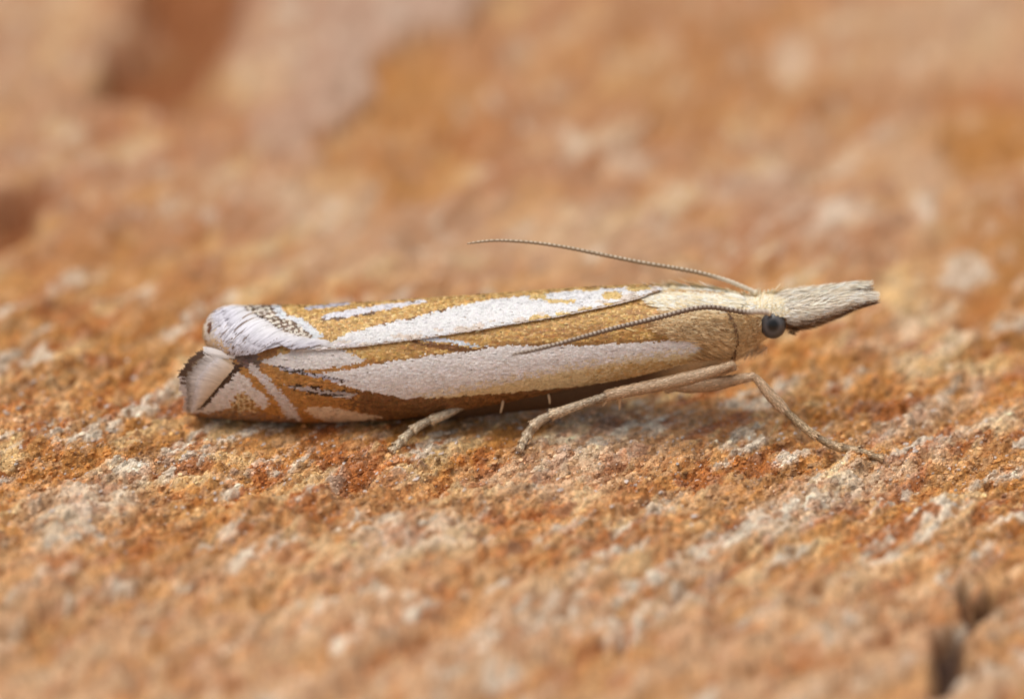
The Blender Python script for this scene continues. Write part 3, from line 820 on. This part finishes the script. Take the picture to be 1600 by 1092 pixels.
# eye --------------------------------------------------------------------
def eye(side):
    if side < 0: c = body_t.at(np.array(1208.0), np.array(507.0), -.02) + np.array([0, .02, -.03])
    else:
        c = body_t.at(np.array(1208.0), np.array(511.0), -.02); c = c * np.array([1, -1, 1]) + np.array([0, -.02, -.03])
    nu, nv = 40, 26
    th = np.repeat(np.linspace(0, 2 * math.pi, nu, endpoint=False), nv); ph = np.tile(np.linspace(.001, math.pi - .001, nv), nu)
    n_ = np.stack([np.sin(ph) * np.cos(th), np.sin(ph) * np.sin(th), np.cos(ph)], -1)
    V = c + n_ * np.array([.214, .18, .232])
    i = np.arange(nu)[:, None] * nv; j = np.arange(nv - 1)[None, :]; i2 = (np.arange(nu)[:, None] + 1) % nu * nv
    F = np.stack([i + j, i + j + 1, i2 + j + 1, i2 + j], -1).reshape(-1, 4)
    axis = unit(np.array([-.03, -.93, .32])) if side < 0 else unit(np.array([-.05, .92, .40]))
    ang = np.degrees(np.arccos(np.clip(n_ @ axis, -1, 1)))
    g = np.interp(ang, [0, 18, 27, 36, 60, 90, 180], [.003, .004, .06, .11, .06, .025, .01])  # pseudopupil and its grey reflection ring painted into the colour, facing the camera
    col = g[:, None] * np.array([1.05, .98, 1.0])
    return V, F, col
m_eye = material("compound_eye", rough=.30, spec=.6, bump=.35, bscale=60000, bdist=6e-6)
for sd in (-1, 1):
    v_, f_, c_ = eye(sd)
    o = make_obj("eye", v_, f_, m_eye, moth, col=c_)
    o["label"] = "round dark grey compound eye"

# palps ------------------------------------------------------------------
def palp(pts, depth, rads, top_cols, bot_cols, label, count):
    path = PY([p[0] for p in pts], [p[1] for p in pts], depth)
    path, t = catmull(path, 30)
    rad = np.interp(t, np.linspace(0, 1, len(rads)), rads)
    V, F = tube(path, rad * .85, 12, .75)
    def col(f, th, nrm):
        n = len(th); up = sstep(-.62, -.10, nrm @ np.array([0, .05, 1.0]) + rng.normal(0, .18, n))[:, None]
        a = np.array(top_cols)[rng.integers(0, len(top_cols), n)]; b = np.array(bot_cols)[rng.integers(0, len(bot_cols), n)]
        return (b + (a - b) * up) * (1 + rng.normal(0, .1, (n, 1)))
    parts = [(V, F, lin(206, 184, 156)), tube_scales(path, rad * .9, count, .19, .015, col, .27, .17, .75, 0, .95, taper=.85),
             tube_scales(path, rad * .7, count // 4, .22, .012, col, .10, .06, .75, .5, .92)]
    v_, f_, c_ = join(parts)
    make_obj("palp", v_, f_, M_HAIR, moth, col=c_, smooth=False)["label"] = label
PT = [lin(252, 242, 224), lin(248, 234, 212), lin(254, 248, 238), lin(240, 224, 200)]
PB = [lin(140, 104, 74), lin(122, 92, 66), lin(160, 124, 90)]
palp([(1218, 492), (1250, 490), (1290, 481), (1330, 471), (1362, 466)], [-.12, -.17, -.2, -.2, -.19], [.22, .265, .215, .135, .072], PT, PB, "near snout-like palp with brown underside", 5200)
palp([(1210, 472), (1250, 466), (1295, 458), (1330, 451), (1352, 448)], [.10, .12, .12, .10, .09], [.14, .155, .13, .10, .062], PT, PB, "far snout-like palp, paler and shorter", 3000)

# antennae ---------------------------------------------------------------
def antenna(pts, depth, r0, r1, nseg, light, dark, label, pale_root=.12):
    path, t = catmull(PY([p[0] for p in pts], [p[1] for p in pts], depth), nseg * 5 + 1)
    ph = (t * nseg) % 1.0
    rad = np.interp(t, [0, .05, .6, .96, 1], [r0 * 1.1, r0, (r0 + r1) * .52, r1, r1 * .5]) * (1 + .16 * np.interp(ph, [0, .15, .6, .9, 1], [-1, .2, .8, 1, -1]))
    V, F = tube(path, rad, 10, 1.0, cap=False)
    seg = np.repeat(ph, 10); up = np.tile(np.sin(np.linspace(0, 2 * math.pi, 10, endpoint=False)), len(path))
    # each ring: dark joint, pale scales on the upper side
    pale = sstep(.25, .5, seg) * (1 - sstep(.85, .98, seg)) * sstep(-.2, .6, up)
    root = np.repeat(1 - sstep(pale_root * .5, pale_root, t), 10)
    pale = np.maximum(pale * np.repeat(rng.uniform(.5, 1, len(path)), 10), root)
    C = dark + (light - dark) * pale[:, None]
    o = make_obj("antenna", V, F, M_ANT, moth, col=C)
    o["label"] = label
    sp, st = path[:4], np.array([1.35, 1.5, 1.5, 1.1]) * r0
    V, F = tube(catmull(sp, 8)[0], np.interp(np.linspace(0, 1, 8), np.linspace(0, 1, 4), st), 10)
    make_obj("scape", V, F, M_ANT, o, col=np.broadcast_to(lin(226, 210, 180), V.shape))
antenna([(1203, 488), (1185, 487), (1165, 488), (1140, 484), (1110, 480), (1080, 483), (1045, 492), (1010, 501), (960, 513), (920, 524), (870, 538), (835, 547), (800, 554)],
        [-.42, -.50, -.60, -.66, -.72, -.80, -.90, -1.02, -1.25, -1.45, -1.7, -1.9, -2.1], .042, .030, 62, lin(206, 190, 172), lin(112, 90, 74), "near antenna lying across the wing")
antenna([(1182, 458), (1165, 450), (1135, 438), (1095, 427), (1060, 420), (1000, 410), (940, 398), (880, 386), (830, 379), (780, 376), (750, 378), (730, 381)],
        [.12, .14, .16, .18, .2, .2, .2, .18, .15, .1, .08, .05], .036, .020, 62, lin(222, 206, 182), lin(146, 122, 94), "far antenna swept back above the wings", .2)

# legs -------------------------------------------------------------------
LEG_C = [lin(214, 182, 146), lin(200, 166, 130), lin(226, 196, 162), lin(186, 152, 118)]
def leg_seg(name, parent, pts3, rads, cols, n_sc, length=.07, width=.022, squash=.85, lift=.10, shade=(1, 1, 1), flare=False):
    path, t = catmull(np.array(pts3), 22)
    rad = np.interp(t, np.linspace(0, 1, len(rads)), rads)
    V, F = tube(path, rad, 12, squash)
    def cf(f, th, nrm):
        n = len(th); c = np.array(cols)[rng.integers(0, len(cols), n)]
        return c * (1 + rng.normal(0, .13, (n, 1))) * np.interp(f, [0, .6, 1], shade)[:, None]
    sh = np.interp(np.linspace(0, 1, len(V)), [0, .6, 1], shade)[:, None]
    extra = [tube_scales(path, rad, 60, .055, .018, lambda f, th, nrm: cf(f, th, nrm) * 1.1, .38, .08, squash, .84, 1.0)] if flare else []
    v_, f_, c_ = join(extra + [(V, F, np.array(cols).mean(0) * .8 * sh), tube_scales(path, rad, int(n_sc * 1.8), length * .8, width * .62, cf, lift * .5, .08, squash, 0, .99)])
    return make_obj(name, v_, f_, M_LEG, parent, col=c_, smooth=True)

def leg_root(name, label, loc):
    o = bpy.data.objects.new(name, None); sc.collection.objects.link(o)
    o.parent = moth; o.empty_display_size = .0004; o["label"] = label
    return o

def tarsus(root, pts, depths, rads, cuts, cols, nsc):
    """the foot: five small segments along one curve, each its own mesh"""
    path, t = catmull(PY([p[0] for p in pts], [p[1] for p in pts], depths), 80)
    rad = np.interp(t, np.linspace(0, 1, len(rads)), rads)
    floor = stone(path[:, 0], path[:, 1])[0]
    need = np.maximum(floor + rad * .75 - path[:, 2], 0) * sstep(.25, .6, t)
    path[:, 2] += np.convolve(np.pad(need, 8, mode='edge'), np.ones(17) / 17, 'valid')
    for a, b in zip(cuts[:-1], cuts[1:]):
        m = (t >= a - .02) & (t <= b + .015)
        p = path[m]; r = rad[m] * np.interp(np.linspace(0, 1, m.sum()), [0, .8, 1], [.82, 1.05, 1.24])
        leg_seg("foot_segment", root, p[::max(1, len(p) // 6)] if len(p) > 6 else p, r[::max(1, len(r) // 6)] if len(r) > 6 else r, cols, int(nsc * (b - a)) + 20, shade=(.62, .95, 1.2), flare=True)
    e, d = path[-1], unit(path[-1] - path[-4])
    parts = []
    for s in (-1, 1):
        sidev = unit(np.cross(d, [0, 0, 1.0]))
        q, tt = catmull(np.array([e, e + d * .03 + s * sidev * .015, e + d * .055 + s * sidev * .02 - np.array([0, 0, .02])]), 6)
        V, F = tube(q, np.linspace(.012, .004, 6), 6); parts.append((V, F, lin(70, 46, 30)))
    v_, f_, c_ = join(parts)
    make_obj("claw", v_, f_, M_LEG, root, col=c_)

# front leg
g = ground_hit(1376, 719)
fl = leg_root("front_leg", "front leg stretched forward over the stone", g)
leg_seg("femur", fl, PY([1040, 1080, 1120, 1155, 1178], [600, 602, 599, 592, 588], [-.45, -.62, -.78, -.88, -.92]), [.10, .13, .12, .09, .065], LEG_C, 500, .09, .024)
leg_seg("tibia", fl, PY([1176, 1186, 1200, 1214, 1226], [587, 596, 613, 628, 641], [-.92, -.96, -1.02, -1.08, -1.14]), [.055, .075, .092, .095, .07], LEG_C, 420, .09, .022, lift=.14)
tarsus(fl, [(1224, 638), (1240, 653), (1262, 672), (1290, 690), (1320, 702), (1350, 711), (1376, 718)], [-1.13, -1.2, -1.3, -1.4, -1.52, -1.62, g[1]], [.060, .066, .064, .066, .062, .056, .045], [0, .42, .62, .77, .89, 1.0],
       [lin(212, 182, 142), lin(184, 152, 114), lin(226, 198, 160), lin(150, 120, 88)], 1500)
# middle leg
g = ground_hit(811, 707)
ml = leg_root("middle_leg", "middle leg with knee at the shoulder and foot reaching back", g)
leg_seg("femur", ml, PY([1040, 1085, 1120, 1146], [607, 592, 580, 571], [-.5, -.62, -.74, -.84]), [.09, .10, .10, .085], LEG_C, 300, .09, .024)
leg_seg("tibia", ml, PY([1146, 1130, 1090, 1040, 990, 950], [569, 575, 587, 599, 609, 618], [-.90, -.96, -1.02, -1.06, -1.08, -1.08]), [.05, .095, .112, .105, .098, .092], LEG_C, 900, .10, .024, lift=.07)
tarsus(ml, [(956, 616), (920, 628), (880, 642), (855, 651), (836, 663), (824, 680), (812, 704)], [-1.08, -1.12, -1.18, -1.22, -1.26, -1.30, g[1]], [.070, .072, .074, .076, .078, .074, .066], [0, .55, .70, .82, .92, 1.0],
       [lin(214, 194, 166), lin(206, 178, 144), lin(160, 132, 102), lin(234, 212, 182)], 1500)
def spur(root, a, b, Ya, Yb, r=.026):
    q, tt = catmull(PY([a[0], (a[0] + b[0]) / 2 + .5, b[0]], [a[1], (a[1] + b[1]) / 2, b[1]], [Ya, (Ya + Yb) / 2, Yb]), 8)
    V, F = tube(q, np.array([.8, 1, 1, 1, .95, .85, .7, .45]) * r, 8)
    make_obj("spur", V, F, M_LEG, root, col=np.broadcast_to(lin(206, 176, 140), V.shape))
spur(ml, (952, 618), (942, 634), -1.06, -1.10); spur(ml, (968, 616), (968, 640), -1.04, -1.02)
# hind leg
g = ground_hit(613, 708)
hl = leg_root("hind_leg", "hind leg whose pale foot shows below the wing edge", g)
leg_seg("tibia", hl, PY([1000, 900, 840, 780, 735], [575, 590, 605, 616, 627], [-.20, -.22, -.26, -.34, -.44]), [.07, .08, .08, .08, .075], LEG_C, 400, .10, .024)
tarsus(hl, [(735, 628), (695, 648), (665, 660), (648, 670), (634, 682), (622, 695), (613, 706)], [-.44, -.70, -.92, -1.04, -1.15, -1.26, g[1]], [.070, .072, .072, .072, .070, .068, .062], [0, .50, .68, .81, .92, 1.0],
       [lin(220, 202, 174), lin(212, 184, 150), lin(164, 136, 104), lin(238, 218, 188)], 1300)
spur(hl, (857, 616), (859, 631), -.62, -.66, .022); spur(hl, (786, 626), (782, 645), -.62, -.66, .022)

# loose scales that have slipped onto the wing
parts = []
for (x0, y0, x1, y1, w_, c_) in ((743, 520, 759, 513, .03, lin(230, 206, 150)), (520, 618.5, 548, 617.5, .022, lin(236, 228, 220)), (974, 512, 994, 518, .02, lin(226, 200, 140)), (1120, 492, 1124, 487, .02, lin(236, 222, 190)), (663, 553, 666, 553.5, .03, lin(240, 236, 228))):
    rx, ry_, ex, ey = (np.array([q]) for q in (x0, y0, x1, y1))
    parts.append(fringe(main, rx.astype(float), ry_.astype(float), ex.astype(float), ey.astype(float), np.array([w_]), np.broadcast_to(c_, (5, 1, 3)), .03, .035, rows=5))
v_, f_, c_ = join(parts)
o = make_obj("loose_scales", v_, f_, M_SCALE, near_wing, col=c_, smooth=False); o["kind"] = "stuff"
